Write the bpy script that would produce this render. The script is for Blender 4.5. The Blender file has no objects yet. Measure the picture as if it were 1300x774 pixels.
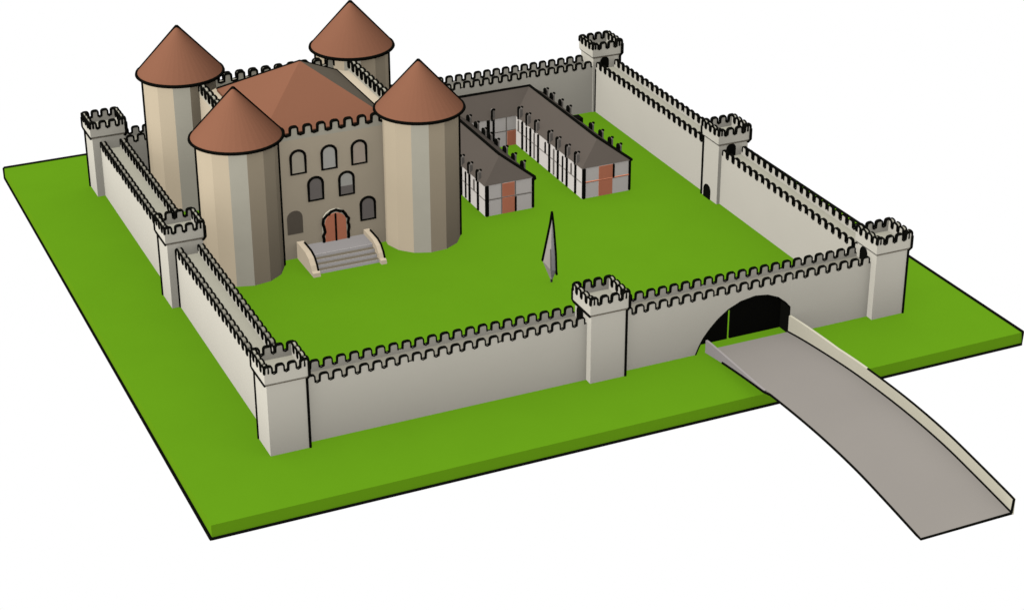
import bpy, math, random
from mathutils import Vector, Matrix
random.seed(4)
S = bpy.context.scene
col = S.collection

# ------------------------------------------------------------------ materials
def lin(c):
    return tuple(((v/255)/12.92 if v/255 <= .04045 else ((v/255+.055)/1.055)**2.4) for v in c)
def mat(name, rgb, rough=.95, var=.03, scale=.35):
    m = bpy.data.materials.new(name); m.use_nodes = True
    nt = m.node_tree; b = nt.nodes['Principled BSDF']
    b.inputs['Roughness'].default_value = rough
    b.inputs['Specular IOR Level'].default_value = 0.0
    tc = nt.nodes.new('ShaderNodeTexCoord'); nz = nt.nodes.new('ShaderNodeTexNoise')
    nz.inputs['Scale'].default_value = scale; nz.inputs['Detail'].default_value = 4
    nt.links.new(tc.outputs['Object'], nz.inputs['Vector'])
    rp = nt.nodes.new('ShaderNodeValToRGB')
    a = tuple(v*(1-var) for v in rgb); c = tuple(min(1, v*(1+var)) for v in rgb)
    rp.color_ramp.elements[0].position = .35; rp.color_ramp.elements[1].position = .65
    rp.color_ramp.elements[0].color = (*a, 1); rp.color_ramp.elements[1].color = (*c, 1)
    nt.links.new(nz.outputs['Fac'], rp.inputs['Fac'])
    nt.links.new(rp.outputs['Color'], b.inputs['Base Color'])
    return m
M = dict(
    ink=mat('dark_outline', (.0035, .0035, .0028), var=0),
    crease=mat('brown_crease', (.09, .075, .055), var=0),
    grass=mat('lawn_green', (.0875, .217, .0066), var=.012, scale=.12),
    turf=mat('slab_side_green', (.092, .215, .0062), var=.012, scale=.12),
    stone=mat('curtain_stone', (.485, .463, .398), var=.012, scale=.1),
    walk=mat('walkway_stone', (.30, .29, .235), var=.012),
    walk2=mat('dark_walkway_stone', (.20, .19, .155), var=.012),  # darker tone for front and back walkways and left-wall merlon tops
    keep=mat('keep_tan_stone', (.455, .390, .292), var=.02, scale=.12),
    tower_shade_band=mat('round_tower_shading_band', (.405, .385, .315), var=.015),  # middle shading band put into the colour of one facet
    tower=mat('round_tower_stone', (.450, .378, .272), var=.015, scale=.12),
    pale=mat('pale_parapet', (.42, .395, .32), var=.015),
    tile=mat('terracotta_roof', (.180, .079, .047), var=.02, scale=.08),
    tile_shaded=mat('roof_shaded_side', (.115, .098, .075), var=.02, scale=.1),  # keep roof's right face, its shade put into the colour
    slate=mat('brown_slate', (.078, .066, .056), var=.02, scale=.1),
    plaster=mat('plaster', (.62, .585, .545), var=.015),
    frame=mat('grey_timber', (.17, .155, .14), var=.02),
    brick=mat('terracotta_door', (.56, .205, .118), var=.03),
    post=mat('dormer_grey', (.16, .145, .13), var=.02),
    dark=mat('dark_opening', (.0045, .0045, .0036), var=0),
    road=mat('ramp_road', (.212, .196, .178), var=.02, scale=.06),
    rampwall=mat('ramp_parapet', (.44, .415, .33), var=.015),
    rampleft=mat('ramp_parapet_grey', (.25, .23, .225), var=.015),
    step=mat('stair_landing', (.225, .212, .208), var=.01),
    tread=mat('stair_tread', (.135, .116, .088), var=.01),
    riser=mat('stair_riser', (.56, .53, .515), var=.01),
    cheek=mat('stair_cheek', (.44, .37, .275), var=.01),
    g1=mat('window_tan', (.42, .38, .30), var=.03), g2=mat('window_light', (.44, .43, .39), var=.03),
    g3=mat('window_brown', (.43, .36, .29), var=.03), g4=mat('window_grey', (.185, .165, .152), var=.03),
    g5=mat('window_dark', (.125, .105, .082), var=.03),
    spire_l=mat('spire_stone', (.42, .385, .35), var=.05), spire_r=mat('spire_lightened_stone', (.84, .81, .80), var=.03),  # right spire faces lightened in colour to offset their shade
)

# ------------------------------------------------------------------ mesh builder
class MB:
    def __init__(s): s.v = []; s.f = []; s.m = []; s.mats = []
    def mi(s, k):
        if k not in s.mats: s.mats.append(k)
        return s.mats.index(k)
    def add(s, vs, fs, k):
        o = len(s.v); s.v += [tuple(p) for p in vs]; i = s.mi(k)
        for f in fs: s.f.append(tuple(o+j for j in f)); s.m.append(i)
    def box(s, x0, x1, y0, y1, z0, z1, k):
        s.add([(x0,y0,z0),(x1,y0,z0),(x1,y1,z0),(x0,y1,z0),(x0,y0,z1),(x1,y0,z1),(x1,y1,z1),(x0,y1,z1)],
              [(0,3,2,1),(4,5,6,7),(0,1,5,4),(1,2,6,5),(2,3,7,6),(3,0,4,7)], k)
    def prism(s, pts, off, k, kcap=None):
        n = len(pts); off = Vector(off); a = [Vector(p) for p in pts]; b = [p+off for p in a]
        s.add(a+b, [(i, (i+1) % n, n+(i+1) % n, n+i) for i in range(n)], k)
        s.add(a+b, [tuple(range(n))[::-1], tuple(range(n, 2*n))], kcap or k)
    def tube(s, pts, r, k='ink', sides=6, closed=False, taper=True):
        P = [Vector(p) for p in pts]
        Q = [P[0]]
        for p in P[1:]:
            if (p-Q[-1]).length > 1e-4: Q.append(p)
        P = Q; n = len(P)
        if n < 2: return
        rings = []; ref = None
        for i, p in enumerate(P):
            if closed: d = (P[(i+1) % n]-P[i-1])
            else: d = (P[min(i+1, n-1)]-P[max(i-1, 0)])
            if d.length < 1e-6: d = Vector((0, 0, 1))
            d.normalize()
            if ref is None: ref = d.orthogonal().normalized()
            ref = (ref-d*ref.dot(d))
            ref = d.orthogonal().normalized() if ref.length < 1e-4 else ref.normalized()
            w = d.cross(ref)
            # widen at corners so the line keeps its thickness
            rings.append([p+(ref*math.cos(a)+w*math.sin(a))*r for a in [2*math.pi*j/sides for j in range(sides)]])
        vs = [q for g in rings for q in g]; fs = []
        m = n if closed else n-1
        for i in range(m):
            i2 = (i+1) % n
            for j in range(sides):
                fs.append((i*sides+j, i*sides+(j+1) % sides, i2*sides+(j+1) % sides, i2*sides+j))
        if not closed:
            # rounded ends
            for e, (i, d) in enumerate(((0, P[0]-P[1]), (n-1, P[-1]-P[-2]))):
                vs.append(P[i]+d.normalized()*r*.8); t = len(vs)-1
                for j in range(sides):
                    fs.append((i*sides+j, i*sides+(j+1) % sides, t))
        s.add(vs, fs, k)
    def build(s, name, parent=None, smooth=False, origin=None):
        if origin is None: origin = parent.matrix_basis.translation if parent and parent.type == 'EMPTY' else Vector((0, 0, 0))
        if parent and parent.type == 'MESH': origin = Vector(parent['_o'])
        o = Vector(origin)
        me = bpy.data.meshes.new(name)
        me.from_pydata([tuple(Vector(p)-o) for p in s.v], [], s.f)
        for k in s.mats: me.materials.append(M[k])
        me.polygons.foreach_set('material_index', s.m)
        import bmesh
        bm = bmesh.new(); bm.from_mesh(me); bmesh.ops.recalc_face_normals(bm, faces=bm.faces); bm.to_mesh(me); bm.free()
        me.update()
        ob = bpy.data.objects.new(name, me); col.objects.link(ob)
        ob['_o'] = tuple(o)
        if parent: ob.parent = parent
        else: ob.location = o
        return ob

def thing(name, loc, label, cat, group=None):
    o = bpy.data.objects.new(name, None); col.objects.link(o); o.location = loc
    o.empty_display_size = .5
    o['label'] = label; o['category'] = cat
    if group: o['group'] = group
    return o

def rad(x, y):                       # outline half-thickness: drawn a little heavier toward the rear of the model
    return .205 + .0007*max(0, y) + .0002*max(0, x)

# ------------------------------------------------------------------ measured layout
X1, Y1 = 104.28, 103.16
A, B = 5.8, 5.33
XM, YM, YM2 = 49.32, 49.57, 48.84
O = .30
ZS, ZT, ZW = 11.03, 14.1, 10.5
P0, T = 1.35, 3.82
PT = .45                              # parapet thickness
TH = T+PT                             # overall wall thickness

# ------------------------------------------------------------------ ground slab
g = MB()
SL, SR, SF, SB, ST = -12.56, 117.41, -13.29, 117.96, 2.07
BR = SR-1.5
g.add([(SL, SF, -ST), (SR, SF, -ST), (BR, SB, -ST), (SL, SB, -ST), (SL, SF, -.02), (SR, SF, -.02), (BR, SB, -.02), (SL, SB, -.02)], [(0, 3, 2, 1), (0, 1, 5, 4), (1, 2, 6, 5), (2, 3, 7, 6), (3, 0, 4, 7)], 'turf')
g.add([(SL, SF, 0), (SR, SF, 0), (BR, SB, 0), (SL, SB, 0), (SL, SF, -.02), (SR, SF, -.02), (BR, SB, -.02), (SL, SB, -.02)], [(0, 1, 2, 3), (0, 1, 5, 4), (1, 2, 6, 5), (2, 3, 7, 6), (3, 0, 4, 7)], 'grass')
r = .23
g.tube([(SL, SB, 0), (SL, SB, -ST), (SL-.1, SF, -ST)], .3)
g.tube([(SL, SF, -ST), (SR, SF, -ST), (SR, SF, 0)], r)
g.tube([(SR, SF, 0), (BR, SB, 0), (SL, SB, 0)], .28)
gr = g.build('ground'); gr['kind'] = 'structure'

# ------------------------------------------------------------------ battlements
def arch_profile(w, h, n=4, low=.5):
    """outline of one merlon from its left foot to its right foot"""
    pts = [(0, 0), (w*.02, h*low)]
    for i in range(1, 2*n):
        t = math.pi*(1-i/(2*n))
        pts.append((w/2+w/2*.98*math.copysign(abs(math.cos(t))**.62, math.cos(t)), h*low+h*(1-low)*math.sin(t)**.62))
    pts += [(w*.98, h*low), (w, 0)]
    return pts

def parapet(mb, p, d, L, n_out, th, zb, zc, zt, count, mw, ir, k='stone', faces=(True, True), lead=None, dark_top=False, dip=.16, topk=None):
    """solid wall zb..zc of length L from p along d, th thick along n_out, with `count` rounded merlons; ink follows the crenellation"""
    d = Vector(d); n = Vector(n_out)
    P = Vector((p[0], p[1], 0))
    def at(s, t, z): q = P+d*s+n*t; return (q.x, q.y, z)
    mb.prism([at(0, 0, zb), at(L, 0, zb), at(L, 0, zc), at(0, 0, zc)], n*th, k)
    if lead is None:
        pitch = L/count; first = (pitch-mw)/2
    else:
        first = lead; pitch = (L-2*lead-mw)/(count-1)
    prof = arch_profile(mw, zt-zc)
    line = []
    for i in range(count):
        s0 = first+i*pitch
        # merlon solid, foot sunk a little into the wall, drawn a hair thinner than it
        pts = [(s0, zc-.05)]+[(s0+a, zc+b) for a, b in prof]+[(s0+mw, zc-.05)]
        mb.prism([at(a, .004, b) for a, b in pts], n*(th-.008), 'ink' if dark_top else (topk or k), k)
        line += [(s0+a, zc+b) for a, b in prof]
        if i < count-1: line.append((s0+mw+(pitch-mw)*.35, zc-dip))
    for f, t in ((0, 0), (1, th)):
        if faces[f]: mb.tube([at(a, t, b) for a, b in line], ir, sides=5)
    if dark_top: mb.prism([at(0, .006, zc+.003), at(L, .006, zc+.003), at(L, th-.006, zc+.003), at(0, th-.006, zc+.003)], (0, 0, .03), 'ink')

# ------------------------------------------------------------------ square towers
def square_tower(x, y, label, ink=('lb', 'rf'), doors=(), rt=None):
    t = thing('square_tower', (x, y, 0), label, 'tower', 'square towers of the outer wall')
    ir = rt or rad(x, y)
    m = MB(); m.box(x, x+A, y, y+B, 0, ZS, 'stone')
    if 'lb' in ink: m.tube([(x, y+B, .0), (x, y+B, ZS)], ir)
    if 'rf' in ink: m.tube([(x+A, y, .0), (x+A, y, ZS)], ir)
    if 'lf' in ink: m.tube([(x, y, .0), (x, y, ZS)], ir)
    if 'li' in ink: m.tube([(x, y+B, .0), (x, y+B, ZS+.3), (x-O, y+B+O, ZS+.9), (x-O, y+B+O, ZT-1.2)], ir)
    m.build('shaft', t)
    # battlement head: flared course, ring of parapets, floor
    b = MB()
    X0, X2, Y0, Y2 = x-O, x+A+O, y-O, y+B+O
    zf = ZS+.45
    lo = [(x+.01, y+.01, ZS), (x+A-.01, y+.01, ZS), (x+A-.01, y+B-.01, ZS), (x+.01, y+B-.01, ZS)]
    hi = [(X0, Y0, zf), (X2, Y0, zf), (X2, Y2, zf), (X0, Y2, zf)]
    b.add(lo+hi, [(0, 3, 2, 1), (0, 1, 5, 4), (1, 2, 6, 5), (2, 3, 7, 6), (3, 0, 4, 7)], 'stone')
    b.box(X0+.01, X2-.01, Y0+.01, Y2-.01, zf+.002, ZS+1.05, 'walk')
    zc = ZT-1.05; mw = 1.12; th = .36
    parapet(b, (X0, Y0), (1, 0, 0), X2-X0, (0, 1, 0), th, zf, zc, ZT, 4, mw, ir*.74, lead=.05, dark_top=True)
    parapet(b, (X0, Y2), (1, 0, 0), X2-X0, (0, -1, 0), th, zf, zc, ZT, 4, mw, ir*.74, lead=.05, dark_top=True)
    parapet(b, (X0+.004, Y0+.006), (0, 1, 0), Y2-Y0-.012, (1, 0, 0), .6, zf, zc, ZT-.004, 4, mw, ir*.8, lead=.05, topk='walk')
    parapet(b, (X2-.004, Y0+.006), (0, 1, 0), Y2-Y0-.012, (-1, 0, 0), .6, zf, zc, ZT-.004, 4, mw, ir*.8, lead=.05, topk='walk')
    b.tube([(x-.1, y-.2, ZS+.2), (x+A, y-.2, ZS+.2)], .07, 'crease')
    if 'lb' in ink or x == XM: b.tube([(X0, Y2, ZT-.9), (X0, Y2, zf), (x-.24, y+B, ZS+.15), (x-.24, y-.1, ZS+.15)], ir)
    b.tube([(X2, Y0, ZT-.7), (X2, Y0, zf), (x+A, y, ZS-.1)], ir*1.15)
    b.build('battlement', t)
    for kind, a in doors:
        q = MB(); w, h, z0 = 1.7, 2.2, 8.9
        if kind == 'ground': w, h, z0 = 2.1, 2.5, 0
        pr = [(-w/2, 0), (-w/2, h*.6)]+[(-w/2*math.cos(k*math.pi/8), h*.6+h*.4*math.sin(k*math.pi/8)) for k in range(1, 8)]+[(w/2, h*.6), (w/2, 0)]
        if kind in ('left', 'ground'): pts = [(x-.12, a+u, z0+v) for u, v in pr]; off = (.14, 0, 0)
        else: pts = [(a+u, y-.12, z0+v) for u, v in pr]; off = (0, .14, 0)
        q.prism(pts, off, 'dark'); q.tube(pts[::1], .12, closed=True)
        q.build('doorway', t)
    return t

G = 'square towers of the outer wall'
square_tower(0, 0, 'square stone tower at the nearest front corner, closest to the viewer', ('lb', 'rf'))
square_tower(XM, 0, 'square stone tower in the middle of the front wall, left of the arched gate', ('rf',), [('left', 3.5)])
square_tower(X1-A, 0, 'square stone tower at the right corner, beyond the arched gate and ramp', ('rf',), [('left', 3.4)])
square_tower(0, YM, 'square stone tower midway along the left wall, in front of a round tower', ('lb',))
square_tower(X1-A, YM2, 'square stone tower midway along the right wall with a small dark door at its foot', ('li',), [('front', X1-A+2.4), ('ground', YM2+3.3)])
square_tower(0, Y1-B, 'square stone tower at the far left corner of the lawn', ('lb',))
square_tower(X1-A, Y1-B, 'farthest square stone tower, at the back corner where back and right walls meet', ('rf',), [('front', X1-A+2.4)])
square_tower(XM, Y1-B, 'square stone tower of the back wall hidden behind the red-roofed keep', ('rf',))

# ------------------------------------------------------------------ curtain walls
ZWK = 8.7; ZC = ZW-1.15; MW = 1.25; PITCH = 1.96
ARCH = [(67.8, 0), (68.35, 1.3), (69.0, 2.5), (70.1, 3.9), (71.5, 5.3), (73.2, 6.55), (75.3, 7.45), (77.8, 7.85), (80.0, 7.55), (81.9, 6.75), (83.3, 5.6), (84.1, 4.7), (84.12, 2.5), (84.13, 0)]
def curtain(axis, side, a0, a1, label, arch=None, extra=()):
    """wall running along axis from a0 to a1; side 0 = front/left, 1 = back/right"""
    if axis == 'x':
        lo = P0 if side == 0 else Y1-P0-T
        loc = ((a0+a1)/2, lo+TH/2, 0)
    else:
        lo = P0 if side == 0 else X1-P0-T
        loc = (lo+TH/2, (a0+a1)/2, 0)
    hi = lo+TH
    pt = .75 if (axis == 'y' and side == 0) else .32
    dk = not (axis == 'y' and side == 0)
    t = thing('rampart', loc, label, 'castle wall', 'stretches of the outer wall')
    m = MB()
    if arch is None:
        if axis == 'x': m.box(a0, a1, lo, hi, 0, ZWK, 'stone')
        else: m.box(lo, hi, a0, a1, 0, ZWK, 'stone')
    else:
        m.box(a0, arch[0][0], lo, hi, 0, ZWK, 'stone'); m.box(arch[-1][0]+.02, a1, lo, hi, 0, ZWK, 'stone')
        n = len(arch)
        vs = []
        for x, z in arch: vs += [(x, lo, z), (x, hi, z), (x, lo, ZWK), (x, hi, ZWK)]
        for i in range(n-1):
            k = 4*i; j = k+4
            if abs(arch[i][0]-arch[i+1][0]) > 1e-3:
                m.add([vs[k], vs[j], vs[j+2], vs[k+2]], [(0, 1, 2, 3)], 'stone')
                m.add([vs[k+1], vs[j+1], vs[j+3], vs[k+3]], [(0, 1, 2, 3)], 'stone')
                m.add([vs[k+2], vs[k+3], vs[j+3], vs[j+2]], [(0, 1, 2, 3)], 'stone')
            m.add([vs[k], vs[k+1], vs[j+1], vs[j]], [(0, 1, 2, 3)], 'dark')  # arch lining coloured black to stand in for the shade inside
        m.tube([(x, lo, z) for x, z in arch], .13)
    for e in extra: m.tube(*e)
    m.build('wall_body', t)
    cnt = max(1, round((a1-a0)/PITCH))
    ir = (rad(a0, lo)+rad(a1, lo))/2 if axis == 'x' else None
    # walls seen end-on vary in distance: draw them in three runs of line weight
    for nm, off in (('outer', 0 if side == 0 else TH-pt), ('inner', TH-pt if side == 0 else 0)):
        b = MB()
        runs = 3
        cs = [cnt//runs]*runs; cs[0] += cnt-sum(cs)
        s = a0; pit = (a1-a0)/cnt
        for c in cs:
            e = s+c*pit
            if axis == 'x':
                parapet(b, (s, lo+off), (1, 0, 0), e-s, (0, 1, 0), pt, ZWK+.001, ZC, ZW-.08, c, MW, rad((s+e)/2, lo)*.63, dark_top=True)
            else:
                parapet(b, (lo+off, s), (0, 1, 0), e-s, (1, 0, 0), pt, ZWK+.001, ZC, ZW-.08, c, MW, rad(lo, (s+e)/2)*(.6 if dk else .8), dark_top=dk, topk='walk2')
            s = e
        b.build('battlement', t)
    w = MB()
    if axis == 'x': w.box(a0, a1, lo+pt+.01, hi-pt-.01, ZWK+.004, ZWK+.06, 'walk2')
    else: w.box(lo+pt+.01, hi-pt-.01, a0, a1, ZWK+.004, ZWK+.06, 'walk')
    w.build('walkway', t)
    return t
g_ = .004
curtain('x', 0, A+g_, XM-g_, 'long plain front wall between the nearest corner tower and the middle front tower')
curtain('x', 0, XM+A+g_, X1-A-g_, 'front wall pierced by the large dark arched gateway', arch=ARCH)
curtain('y', 0, B+g_, YM-g_, 'left wall between the nearest corner tower and the middle left tower',
        extra=[([(P0, YM-.05, 0), (P0, YM-.05, ZW-.5)], rad(0, YM))])
curtain('y', 0, YM+B+g_, Y1-B-g_, 'left wall beside the round towers, reaching the far left corner tower')
curtain('y', 1, B+g_, YM2-g_, 'right wall between the right corner tower and the tower with the little dark door')
curtain('y', 1, YM2+B+g_, Y1-B-g_, 'right wall beyond the tower with the little door, up to the farthest tower')
curtain('x', 1, A+g_, XM-g_, 'back wall left of and behind the red-roofed keep')
curtain('x', 1, XM+A+g_, X1-A-g_, 'back wall behind the brown-roofed timber building',
        extra=[([(X1-P0-T, Y1-P0-T, 0), (X1-P0-T, Y1-P0-T, ZC-.6)], rad(X1, Y1))])

# ------------------------------------------------------------------ gate leaves in the arch, black in place of passage shade
gt = thing('gate', (76, 3.9, 0), 'black gate filling the arched gateway, with one narrow slit of green', 'gate')
ax = ARCH
def arch_z(x):
    for (a, za), (b, zb) in zip(ax, ax[1:]):
        if a <= x <= b and b > a: return za+(zb-za)*(x-a)/(b-a)
    return 0
def leaf(x0, x1, nm, zb=0):
    m = MB(); xs = [x0]+[a for a, _ in ax if x0 < a < x1]+[x1]
    pts = [(x, 3.9, max(zb+.05, arch_z(x)-.02)) for x in xs]
    pts += [(x1, 3.9, zb), (x0, 3.9, zb)]
    m.prism(pts, (0, .35, 0), 'dark'); m.build(nm, gt)
leaf(67.85, 74.72, 'gate_leaf'); leaf(75.17, 84.1, 'gate_leaf'); leaf(74.725, 75.165, 'lintel', 5.0)

# ------------------------------------------------------------------ ramp bridge
br = thing('bridge', (77, -26, 0), 'long curved grey ramp bridge rising from the gateway and running off the lawn', 'bridge')
def catmull(pts, n=6):
    out = []
    for i in range(len(pts)-1):
        p0 = pts[max(i-1, 0)]; p1 = pts[i]; p2 = pts[i+1]; p3 = pts[min(i+2, len(pts)-1)]
        for k in range(n):
            t = k/n
            out.append(tuple(.5*((2*p1[j])+(-p0[j]+p2[j])*t+(2*p0[j]-5*p1[j]+4*p2[j]-p3[j])*t*t+(-p0[j]+3*p1[j]-3*p2[j]+p3[j])*t**3) for j in range(len(p1))))
    out.append(tuple(pts[-1])); return out
cur = catmull([(1.25, .45), (-4, 1.15), (-12, 1.95), (-20, 2.45), (-30, 2.6), (-39, 2.2), (-46.5, 1.35), (-54.6, .25)])
XL, XR = 69.75, 84.0
m = MB()
vs = []; fs = []
for y, z in cur: vs += [(XL, y, z), (XR, y, z), (XR, y, z-.35), (XL, y, z-.35)]
n = len(cur)
for i in range(n-1):
    a = 4*i; b = a+4
    fs += [(a, a+1, b+1, b), (a+1, a+2, b+2, b+1), (a+2, a+3, b+3, b+2), (a+3, a, b, b+3)]
fs += [(0, 3, 2, 1), (4*n-4, 4*n-3, 4*n-2, 4*n-1)]
m.add(vs, fs, 'road')
c2 = [(y, z) for y, z in cur if y < -3.2]
m.tube([(XL-(.4 if y > -16 else .05), y, z-.2) for y, z in c2]+[(XR, cur[-1][0], cur[-1][1]-.1)], .19)
m.build('deck', br)
def par(name, x0, x1, hf, k, ink, ymin=-99):
    m = MB(); vs = []; fs = []
    cc = [(y, z) for y, z in cur if y > ymin]
    for y, z in cc:
        h = hf(y); vs += [(x0, y, z-.36), (x1, y, z-.36), (x1, y, z+h), (x0, y, z+h)]
    n = len(cc)
    for i in range(n-1):
        a = 4*i; b = a+4
        for j in range(4): fs.append((a+j, a+(j+1) % 4, b+(j+1) % 4, b+j))
    fs += [(3, 2, 1, 0), (4*n-4, 4*n-3, 4*n-2, 4*n-1)]
    m.add(vs, fs, k)
    if ink:
        m.tube([(x0-.02, y, z+.06) for y, z in cc], .18)
        q = [(y, z) for y, z in cc if y < -19.5]
        m.tube([(x0+.15, y, z+hf(y)) for y, z in q]+[(x0, q[-1][0], q[-1][1])], .18)
    m.build(name, br)
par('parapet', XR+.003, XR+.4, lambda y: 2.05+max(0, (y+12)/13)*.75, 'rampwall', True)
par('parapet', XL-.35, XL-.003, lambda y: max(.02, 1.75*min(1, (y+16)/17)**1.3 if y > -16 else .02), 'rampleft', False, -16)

# ------------------------------------------------------------------ keep
CX, CY, CZ = -67.747, -230.485, 143.968
kp = thing('castle_keep', (30.6, 74.8, 0), 'tan stone keep with four round corner towers under red-brown roofs', 'castle')
KX0, KX1, KY0, KY1 = 16.4, 44.6, 58.8, 88.0
m = MB(); m.box(KX0, KX1, KY0, KY1, 0, 21.2, 'keep'); m.build('wall', kp)
kc, kt = 22.05, 23.4
def kpar(p, d, L, n_, cnt, k, faces=(True, True), lead=None, dt=False, th=.8):
    b = MB(); parapet(b, p, d, L, n_, th, 21.2, kc, kt-.06, cnt, 1.3, .2 if dt else .24, k, faces=faces, lead=lead, dark_top=dt, topk='walk'); b.build('battlement', kp)
kpar((KX0, KY0), (1, 0, 0), KX1-KX0, (0, 1, 0), 12, 'pale', dt=True, th=.4)
kpar((KX0, KY1), (1, 0, 0), KX1-KX0, (0, -1, 0), 12, 'pale')
kpar((KX0+.003, KY0+.81), (0, 1, 0), KY1-KY0-1.62, (1, 0, 0), 13, 'pale')
kpar((KX1-.003, KY0+.81), (0, 1, 0), KY1-KY0-1.62, (-1, 0, 0), 13, 'pale')
# pyramid roof
m = MB(); ex0, ex1, ey0, ey1, ez, ap = 19.6, 41.5, 60.6, 85.2, 21.75, (31.0, 73.6, 28.9)
m.add([(ex0, ey0, ez), (ex1, ey0, ez), (ex1, ey1, ez), (ex0, ey1, ez), ap], [(0, 1, 4), (3, 0, 4), (2, 3, 4)], 'tile')
m.add([(ex0, ey0, ez), (ex1, ey0, ez), (ex1, ey1, ez), (ex0, ey1, ez), ap], [(1, 2, 4)], 'tile_shaded')
m.add([(ex0, ey0, ez), (ex1, ey0, ez), (ex1, ey1, ez), (ex0, ey1, ez), (ex0, ey0, 21.25), (ex1, ey0, 21.25), (ex1, ey1, 21.25), (ex0, ey1, 21.25)],
      [(0, 1, 5, 4), (1, 2, 6, 5), (2, 3, 7, 6), (3, 0, 4, 7), (4, 5, 6, 7)], 'tile')
m.tube([(ex0, ey1, ez), ap, (ex1, ey1, ez), (ex1, ey0, ez)], .2)
m.build('roof', kp)
# round towers
NS = 14
def round_tower(x, y, full=True, ik=(1, 1)):
    ir = rad(x, y)*1.08; r = 6.5
    az = math.atan2(CY-y, CX-x)
    m = MB(); ring = [(math.cos(az+math.pi/2+2*math.pi*i/NS), math.sin(az+math.pi/2+2*math.pi*i/NS)) for i in range(NS)]
    vs = [(x+r*c, y+r*s, 0) for c, s in ring]+[(x+r*c, y+r*s, 23.7) for c, s in ring]
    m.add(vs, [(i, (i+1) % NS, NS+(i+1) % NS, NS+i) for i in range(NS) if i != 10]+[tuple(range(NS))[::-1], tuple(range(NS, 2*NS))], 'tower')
    m.add(vs, [(10, 11, NS+11, NS+10)], 'tower_shade_band')
    for k, sg in enumerate((-1, 1)):
        a = az+sg*math.radians(90); rr = r
        z0 = .3 if ik[k] else 14
        m.tube([(x+rr*math.cos(a), y+rr*math.sin(a), z0), (x+rr*math.cos(a), y+rr*math.sin(a), 23.5)], ir)
    body = m.build('round_tower', kp)
    c = MB(); R = 7.45; n = 40; zb, za = 23.6, 31.9
    vs = [(x+R*math.cos(2*math.pi*i/n), y+R*math.sin(2*math.pi*i/n), zb) for i in range(n)]+[(x, y, za)]
    c.add(vs, [(i, (i+1) % n, n) for i in range(n)]+[tuple(range(n))[::-1]], 'tile')
    a0, a1 = az-math.radians(116), az+math.radians(116)
    rim = [(x+R*math.cos(a0+(a1-a0)*t/30), y+R*math.sin(a0+(a1-a0)*t/30), zb) for t in range(31)]
    c.tube([(x, y, za)]+rim+[(x, y, za)], ir)
    c.build('conical_roof', body)
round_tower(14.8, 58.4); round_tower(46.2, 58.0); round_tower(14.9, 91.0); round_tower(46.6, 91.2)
# windows
def archpts(cx, w, z0, h, y, n=8):
    r = w/2; hs = h-r*.9
    return [(cx-r, y, z0), (cx-r, y, z0+hs)]+[(cx-r*math.cos(math.pi*k/n), y, z0+hs+r*.9*math.sin(math.pi*k/n)) for k in range(1, n)]+[(cx+r, y, z0+hs), (cx+r, y, z0)]
def window(cx, z0, k, ink=True, k2=None, w=2.5, h=4.05):
    m = MB(); m.prism(archpts(cx, w, z0, h, KY0-.10), (0, .12, 0), k)
    if k2: m.box(cx-w/2+.02, cx+w/2-.02, KY0-.13, KY0-.102, z0+.02, z0+1.6, k2)
    f = m.build('window', kp)
    if ink:
        q = MB(); q.tube(archpts(cx, w, z0, h, KY0-.14), .23, closed=True); q.build('window_frame', f)
window(25.0, 15.2, 'g1'); window(30.35, 15.15, 'g2'); window(35.6, 15.15, 'g3')
window(27.8, 10.0, 'g4'); window(33.2, 10.0, 'g2', k2='g4'); window(36.8, 4.8, 'g4'); window(23.95, 4.5, 'g5', ink=False, w=2.7, h=4.2)
# door
dz = 2.15
m = MB(); pts = archpts(30.9, 4.5, dz, 5.7, KY0-.3)
m.prism(pts, (0, .29, 0), 'pale'); ds = m.build('door_surround', kp)
q = MB(); rp = []
pp = [(x, KY0-.36, z) for x, y, z in archpts(30.95, 4.25, dz, 5.4, 0, 10)]
for i in range(len(pp)-1):
    a, b = Vector(pp[i]), Vector(pp[i+1]); k = max(1, int((b-a).length/.55))
    for j in range(k): rp.append(a.lerp(b, j/k)+Vector((random.uniform(-.22, .22), 0, random.uniform(-.18, .18))))
rp.append(Vector(pp[-1])); q.tube(rp, .26); q.build('quoins', ds)
for a, b in ((0, 1), (1, 0)):
    m = MB(); ap_ = archpts(30.9, 3.7, dz, 5.0, KY0-.42, 10); mid = len(ap_)//2
    half = ap_[:mid+1]+[(30.9, KY0-.42, dz)] if a == 0 else [(30.9, KY0-.42, dz)]+ap_[mid:]
    m.prism(half, (0, .1, 0), 'brick')
    if a == 0: m.tube([(30.9, KY0-.46, dz), (30.9, KY0-.46, dz+4.9)], .17)
    m.build('door_leaf', kp)
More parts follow.
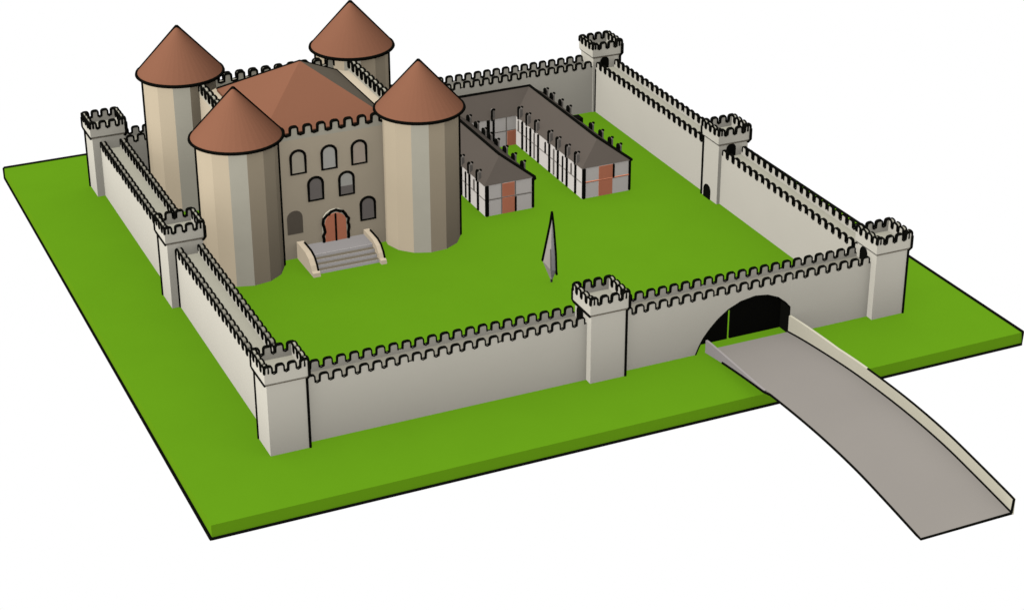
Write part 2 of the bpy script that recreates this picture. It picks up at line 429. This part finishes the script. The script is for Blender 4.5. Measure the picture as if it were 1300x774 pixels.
# stairs
m = MB(); m.box(25.3, 35.9, 54.6, KY0-.005, 0, 2.15, 'step')
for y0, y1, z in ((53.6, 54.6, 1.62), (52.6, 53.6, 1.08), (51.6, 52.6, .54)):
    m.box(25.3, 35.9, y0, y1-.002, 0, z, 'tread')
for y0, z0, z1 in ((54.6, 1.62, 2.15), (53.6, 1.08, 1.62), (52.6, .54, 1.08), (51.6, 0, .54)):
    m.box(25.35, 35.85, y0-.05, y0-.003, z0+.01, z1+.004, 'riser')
m.build('stairs', kp)
for x0, x1 in ((24.05, 25.297), (35.903, 36.9)):
    m = MB(); prof = [(KY0-.006, 0), (KY0-.006, 3.0), (56.5, 3.0), (54.4, 2.93), (52.9, 2.46), (51.9, 1.56), (51.4, .8), (50.8, .62), (50.6, 0)]
    m.prism([(x0, y, z) for y, z in prof], (x1-x0, 0, 0), 'cheek')
    xi = x1-.15 if x0 < 30 else x1-.1
    m.tube([(xi, y, z+.05) for y, z in ((57.9, 3.0), (56.0, 3.0), (54.4, 2.95), (52.9, 2.5), (51.9, 1.6), (51.45, .8), (51.3, .05))], .19)
    m.build('stair_cheek', kp)

# ------------------------------------------------------------------ timber-framed building round a yard
vb = thing('timber_building', (73.3, 85, 0), 'timber-framed building with two long wings and brown hipped roofs', 'building')
E = 5.95
m = MB()
for x0, x1, y0, y1 in ((59.3, 68.4, 61.0, 97.6), (77.95, 87.35, 60.8, 97.6), (68.401, 77.949, 89.0, 97.6)):
    m.box(x0, x1, y0, y1, 0, E-.05, 'plaster')
m.build('wall', vb)
e = [(59.0, 60.75, E), (68.65, 60.75, E), (68.65, 88.7, E), (77.7, 88.7, E), (77.7, 60.55, E), (87.6, 60.55, E), (87.6, 97.85, E), (59.0, 97.85, E)]
rz = 9.55
rd = [(63.75, 64.75, rz), (63.75, 93.3, rz), (82.75, 93.3, rz), (82.75, 64.55, rz)]
m = MB()
m.add(e+rd, [(0, 1, 8), (7, 0, 8, 9), (1, 2, 9, 8), (2, 3, 10, 9), (3, 4, 11, 10), (4, 5, 11), (5, 6, 10, 11), (6, 7, 9, 10)], 'slate')
m.add(e+[(x, y, E-.045) for x, y, z in e], [(i, (i+1) % 8, 8+(i+1) % 8, 8+i) for i in range(8)]+[tuple(range(8, 16))], 'frame')
m.tube([e[7], rd[1], rd[0], e[1], (e[1][0], e[1][1], E-.4)], .3)
m.tube([(63.75, 93.3, rz), rd[2], rd[3], e[5]], .3)
m.build('roof', vb)
def timber(pts, r=.2, k='ink'):
    t_.tube(pts, r, k)
# timber frame of each facade
t_ = MB()
for x0, x1, y, dl, dr in ((59.3, 68.4, 61.0, 62.5, 64.9), (77.95, 87.35, 60.8, 81.2, 84.0)):
    yy = y-.02
    ky = 'brick' if x0 > 70 else 'frame'
    timber([(x0+.1, yy, 3.1), (x1, yy, 3.1)], .14, ky)
    timber([(x0+.3, yy, .1), (x0+.3, yy, 5.7)], .36)
    timber([(x1, yy, .2), (x1, yy, 5.7)], .26)
    if x0 < 70:
        for q_ in (dl-.1, dr+.1): timber([(q_, yy, .1), (q_, yy, 5.8)], .13, 'frame')
        timber([(dr+.15, yy, .1), (dr+.15, yy, 2.8)], .22)
    else: timber([(dr+.1, yy, 3.2), (dr+.1, yy, 5.6)], .25)
# long sides facing left
for x, ys, w in ((59.3, [64.0+3.7*i for i in range(9)], 0), (77.95, [63.4, 66.9, 70.6, 74.2, 79.0, 82.4, 86.0], 1)):
    for i, y in enumerate(ys):
        timber([(x-.02, y, .15), (x-.02, y, 5.6)], .3)
        timber([(x-.02, y+1.8, .3 if i % 3 else 3.2), (x-.02, y+1.8, 5.2)], .22, 'ink' if i % 2 else 'frame')
    timber([(x-.01, 61.2, 3.05), (x-.01, 88.5 if w else 97, 3.05)], .1, 'frame')
# right-facing sides and the yard front of the back range
for x in (68.4, 87.35):
    for y in range(64, 88, 4): timber([(x+.02, y, .15), (x+.02, y, 5.6)], .2, 'frame')
for x in (69.6, 73.3): timber([(x, 88.98, .15), (x, 88.98, 5.8)], .24)
timber([(72.2, 88.98, 1.2), (72.2, 88.98, 5.8)], .34)
timber([(75.9, 88.98, .1), (75.9, 88.98, 5.8)], .13, 'frame')
timber([(68.5, 88.98, 3.1), (77.9, 88.98, 3.1)], .13, 'frame')
t_.build('timber_frame', vb)
def door(x0, x1, y, z1):
    m = MB(); m.box(x0, x1, y-.1, y-.004, .02, z1, 'brick'); m.build('door', vb)
door(62.55, 64.85, 61.0, 2.95); door(81.2, 83.9, 60.8, 5.7); door(76.1, 77.9, 89.0, 2.95)
m = MB(); m.box(62.55, 64.85, 60.9, 60.996, 3.2, 5.7, 'brick'); m.build('shutter', vb)
# small round-topped dormers along the eaves
def dormer(x, y, s, zt, ax_='y', h0=5.7):
    w = .65; d = .55; z0 = h0; m = MB(); k = 6
    pr = [(-w/2, z0), (-w/2, zt-w/2)]+[(-w/2*math.cos(math.pi*j/k), zt-w/2+w/2*math.sin(math.pi*j/k)) for j in range(1, k)]+[(w/2, zt-w/2), (w/2, z0)]
    if ax_ == 'y':
        m.prism([(x, y+u, z) for u, z in pr], (s*d, 0, 0), 'post')
        m.tube([(x-s*.02, y+u, z) for u, z in pr[3:]], .25)
        m.tube([(x+s*(d+.02), y+u, z) for u, z in (pr[3:] if s > 0 else pr)], .22)
    else:
        m.prism([(x+u, y, z) for u, z in pr], (0, d, 0), 'post')
        m.tube([(x+u, y-.02, z) for u, z in pr[:-2]], .2)
    m.build('dormer', vb)
for y in (63.7, 67.4, 71.1, 74.8, 78.5, 82.2): dormer(59.05, y, 1, 7.75)
for y in (64.6, 68.4, 72.1, 75.8, 79.0, 81.5, 85.0, 88.6): dormer(68.5, y, -1, 7.55)
for y in (63.1, 66.8, 70.7, 74.1, 79.8, 83.6, 87.2): dormer(77.8, y, 1, 8.1)
for y in (64.5, 67.9, 71.7, 75.6, 85.1, 88.6, 92.4, 95.2): dormer(87.45, y, -1, 7.6)
m = MB(); m.box(85.9, 87.5, 79.9, 81.9, 5.6, 7.0, 'dark'); m.build('chimney', vb)
dormer(73.2, 88.8, 1, 7.9, 'x')

# ------------------------------------------------------------------ pointed spire on the lawn
sp = thing('pointed_spire', (58.6, 33, 0), 'slender grey pointed spire standing alone on the courtyard lawn', 'monument')
m = MB()
apx = (58.6, 32.8, 12.6); bot = (58.75, 33.1, 0)
Lp, Fp, Rp, Bp = (57.05, 33.0, 4.2), (58.2, 32.3, 2.6), (59.5, 32.9, 1.9), (58.5, 33.9, 3.4)
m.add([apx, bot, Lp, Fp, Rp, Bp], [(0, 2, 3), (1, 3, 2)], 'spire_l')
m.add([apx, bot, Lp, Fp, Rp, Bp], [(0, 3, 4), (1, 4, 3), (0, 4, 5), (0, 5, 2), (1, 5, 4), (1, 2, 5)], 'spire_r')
m.build('body', sp)
m = MB()
m.tube([Lp, (58.3, 32.8, 10.6), apx], .2); m.tube([apx, (58.95, 32.85, 10.0), (59.4, 32.9, 5), Rp, (59.6, 32.9, 1.2)], .2)
m.tube([(58.25, 32.5, 6.2), (58.2, 32.25, 2.6)], .1, 'frame')
m.tube([bot, (58.5, 32.6, .9)], .2, 'frame')
m.build('edge_trim', sp)

for o in list(bpy.data.objects):
    if '_o' in o: del o['_o']

# ------------------------------------------------------------------ world: studio-white below the horizon, softer above
w = bpy.data.worlds.new('World'); S.world = w; w.use_nodes = True
nt = w.node_tree; bg = nt.nodes['Background']
tc = nt.nodes.new('ShaderNodeTexCoord'); sx = nt.nodes.new('ShaderNodeSeparateXYZ'); mr = nt.nodes.new('ShaderNodeMapRange')
nt.links.new(tc.outputs['Generated'], sx.inputs[0]); nt.links.new(sx.outputs['Z'], mr.inputs['Value'])
mr.inputs['From Min'].default_value = -.05; mr.inputs['From Max'].default_value = .25
mr.inputs['To Min'].default_value = 1.0; mr.inputs['To Max'].default_value = .55
nt.links.new(mr.outputs[0], bg.inputs['Strength']); bg.inputs['Color'].default_value = (1, 1, 1, 1)

sd = bpy.data.lights.new('sun', 'SUN'); so = bpy.data.objects.new('sun', sd); col.objects.link(so)
L = Vector((-1.14, -.36, 1.5))
sd.energy = 4.65; sd.angle = math.radians(12); sd.color = (1, .99, .97); sd.use_shadow = False
so.rotation_euler = L.to_track_quat('Z', 'Y').to_euler(); so.location = (-60, -60, 120)

# ------------------------------------------------------------------ camera
cd = bpy.data.cameras.new('camera'); co = bpy.data.objects.new('camera', cd); col.objects.link(co)
yaw, pit, rol = [math.radians(v) for v in (-24.37885, 25.93688, -0.13323)]
fw = Vector((-math.sin(yaw)*math.cos(pit), math.cos(yaw)*math.cos(pit), -math.sin(pit)))
rt = Vector((math.cos(yaw), math.sin(yaw), 0)); up = rt.cross(fw)
rt2 = rt*math.cos(rol)+up*math.sin(rol); up2 = -rt*math.sin(rol)+up*math.cos(rol)
R = Matrix((rt2, up2, -fw)).transposed()
co.matrix_world = Matrix.Translation((CX, CY, CZ)) @ R.to_4x4()
cd.sensor_fit = 'HORIZONTAL'; cd.sensor_width = 36; cd.lens = 2540.98/1300*36
cd.shift_y = -42/1300
cd.clip_start = 1; cd.clip_end = 3000
S.camera = co
S.cycles.diffuse_bounces = 0
S.render.resolution_x = 1024; S.render.resolution_y = 609
S.view_settings.view_transform = 'Standard'; S.view_settings.look = 'None'
S.view_settings.exposure = 0; S.view_settings.gamma = 1
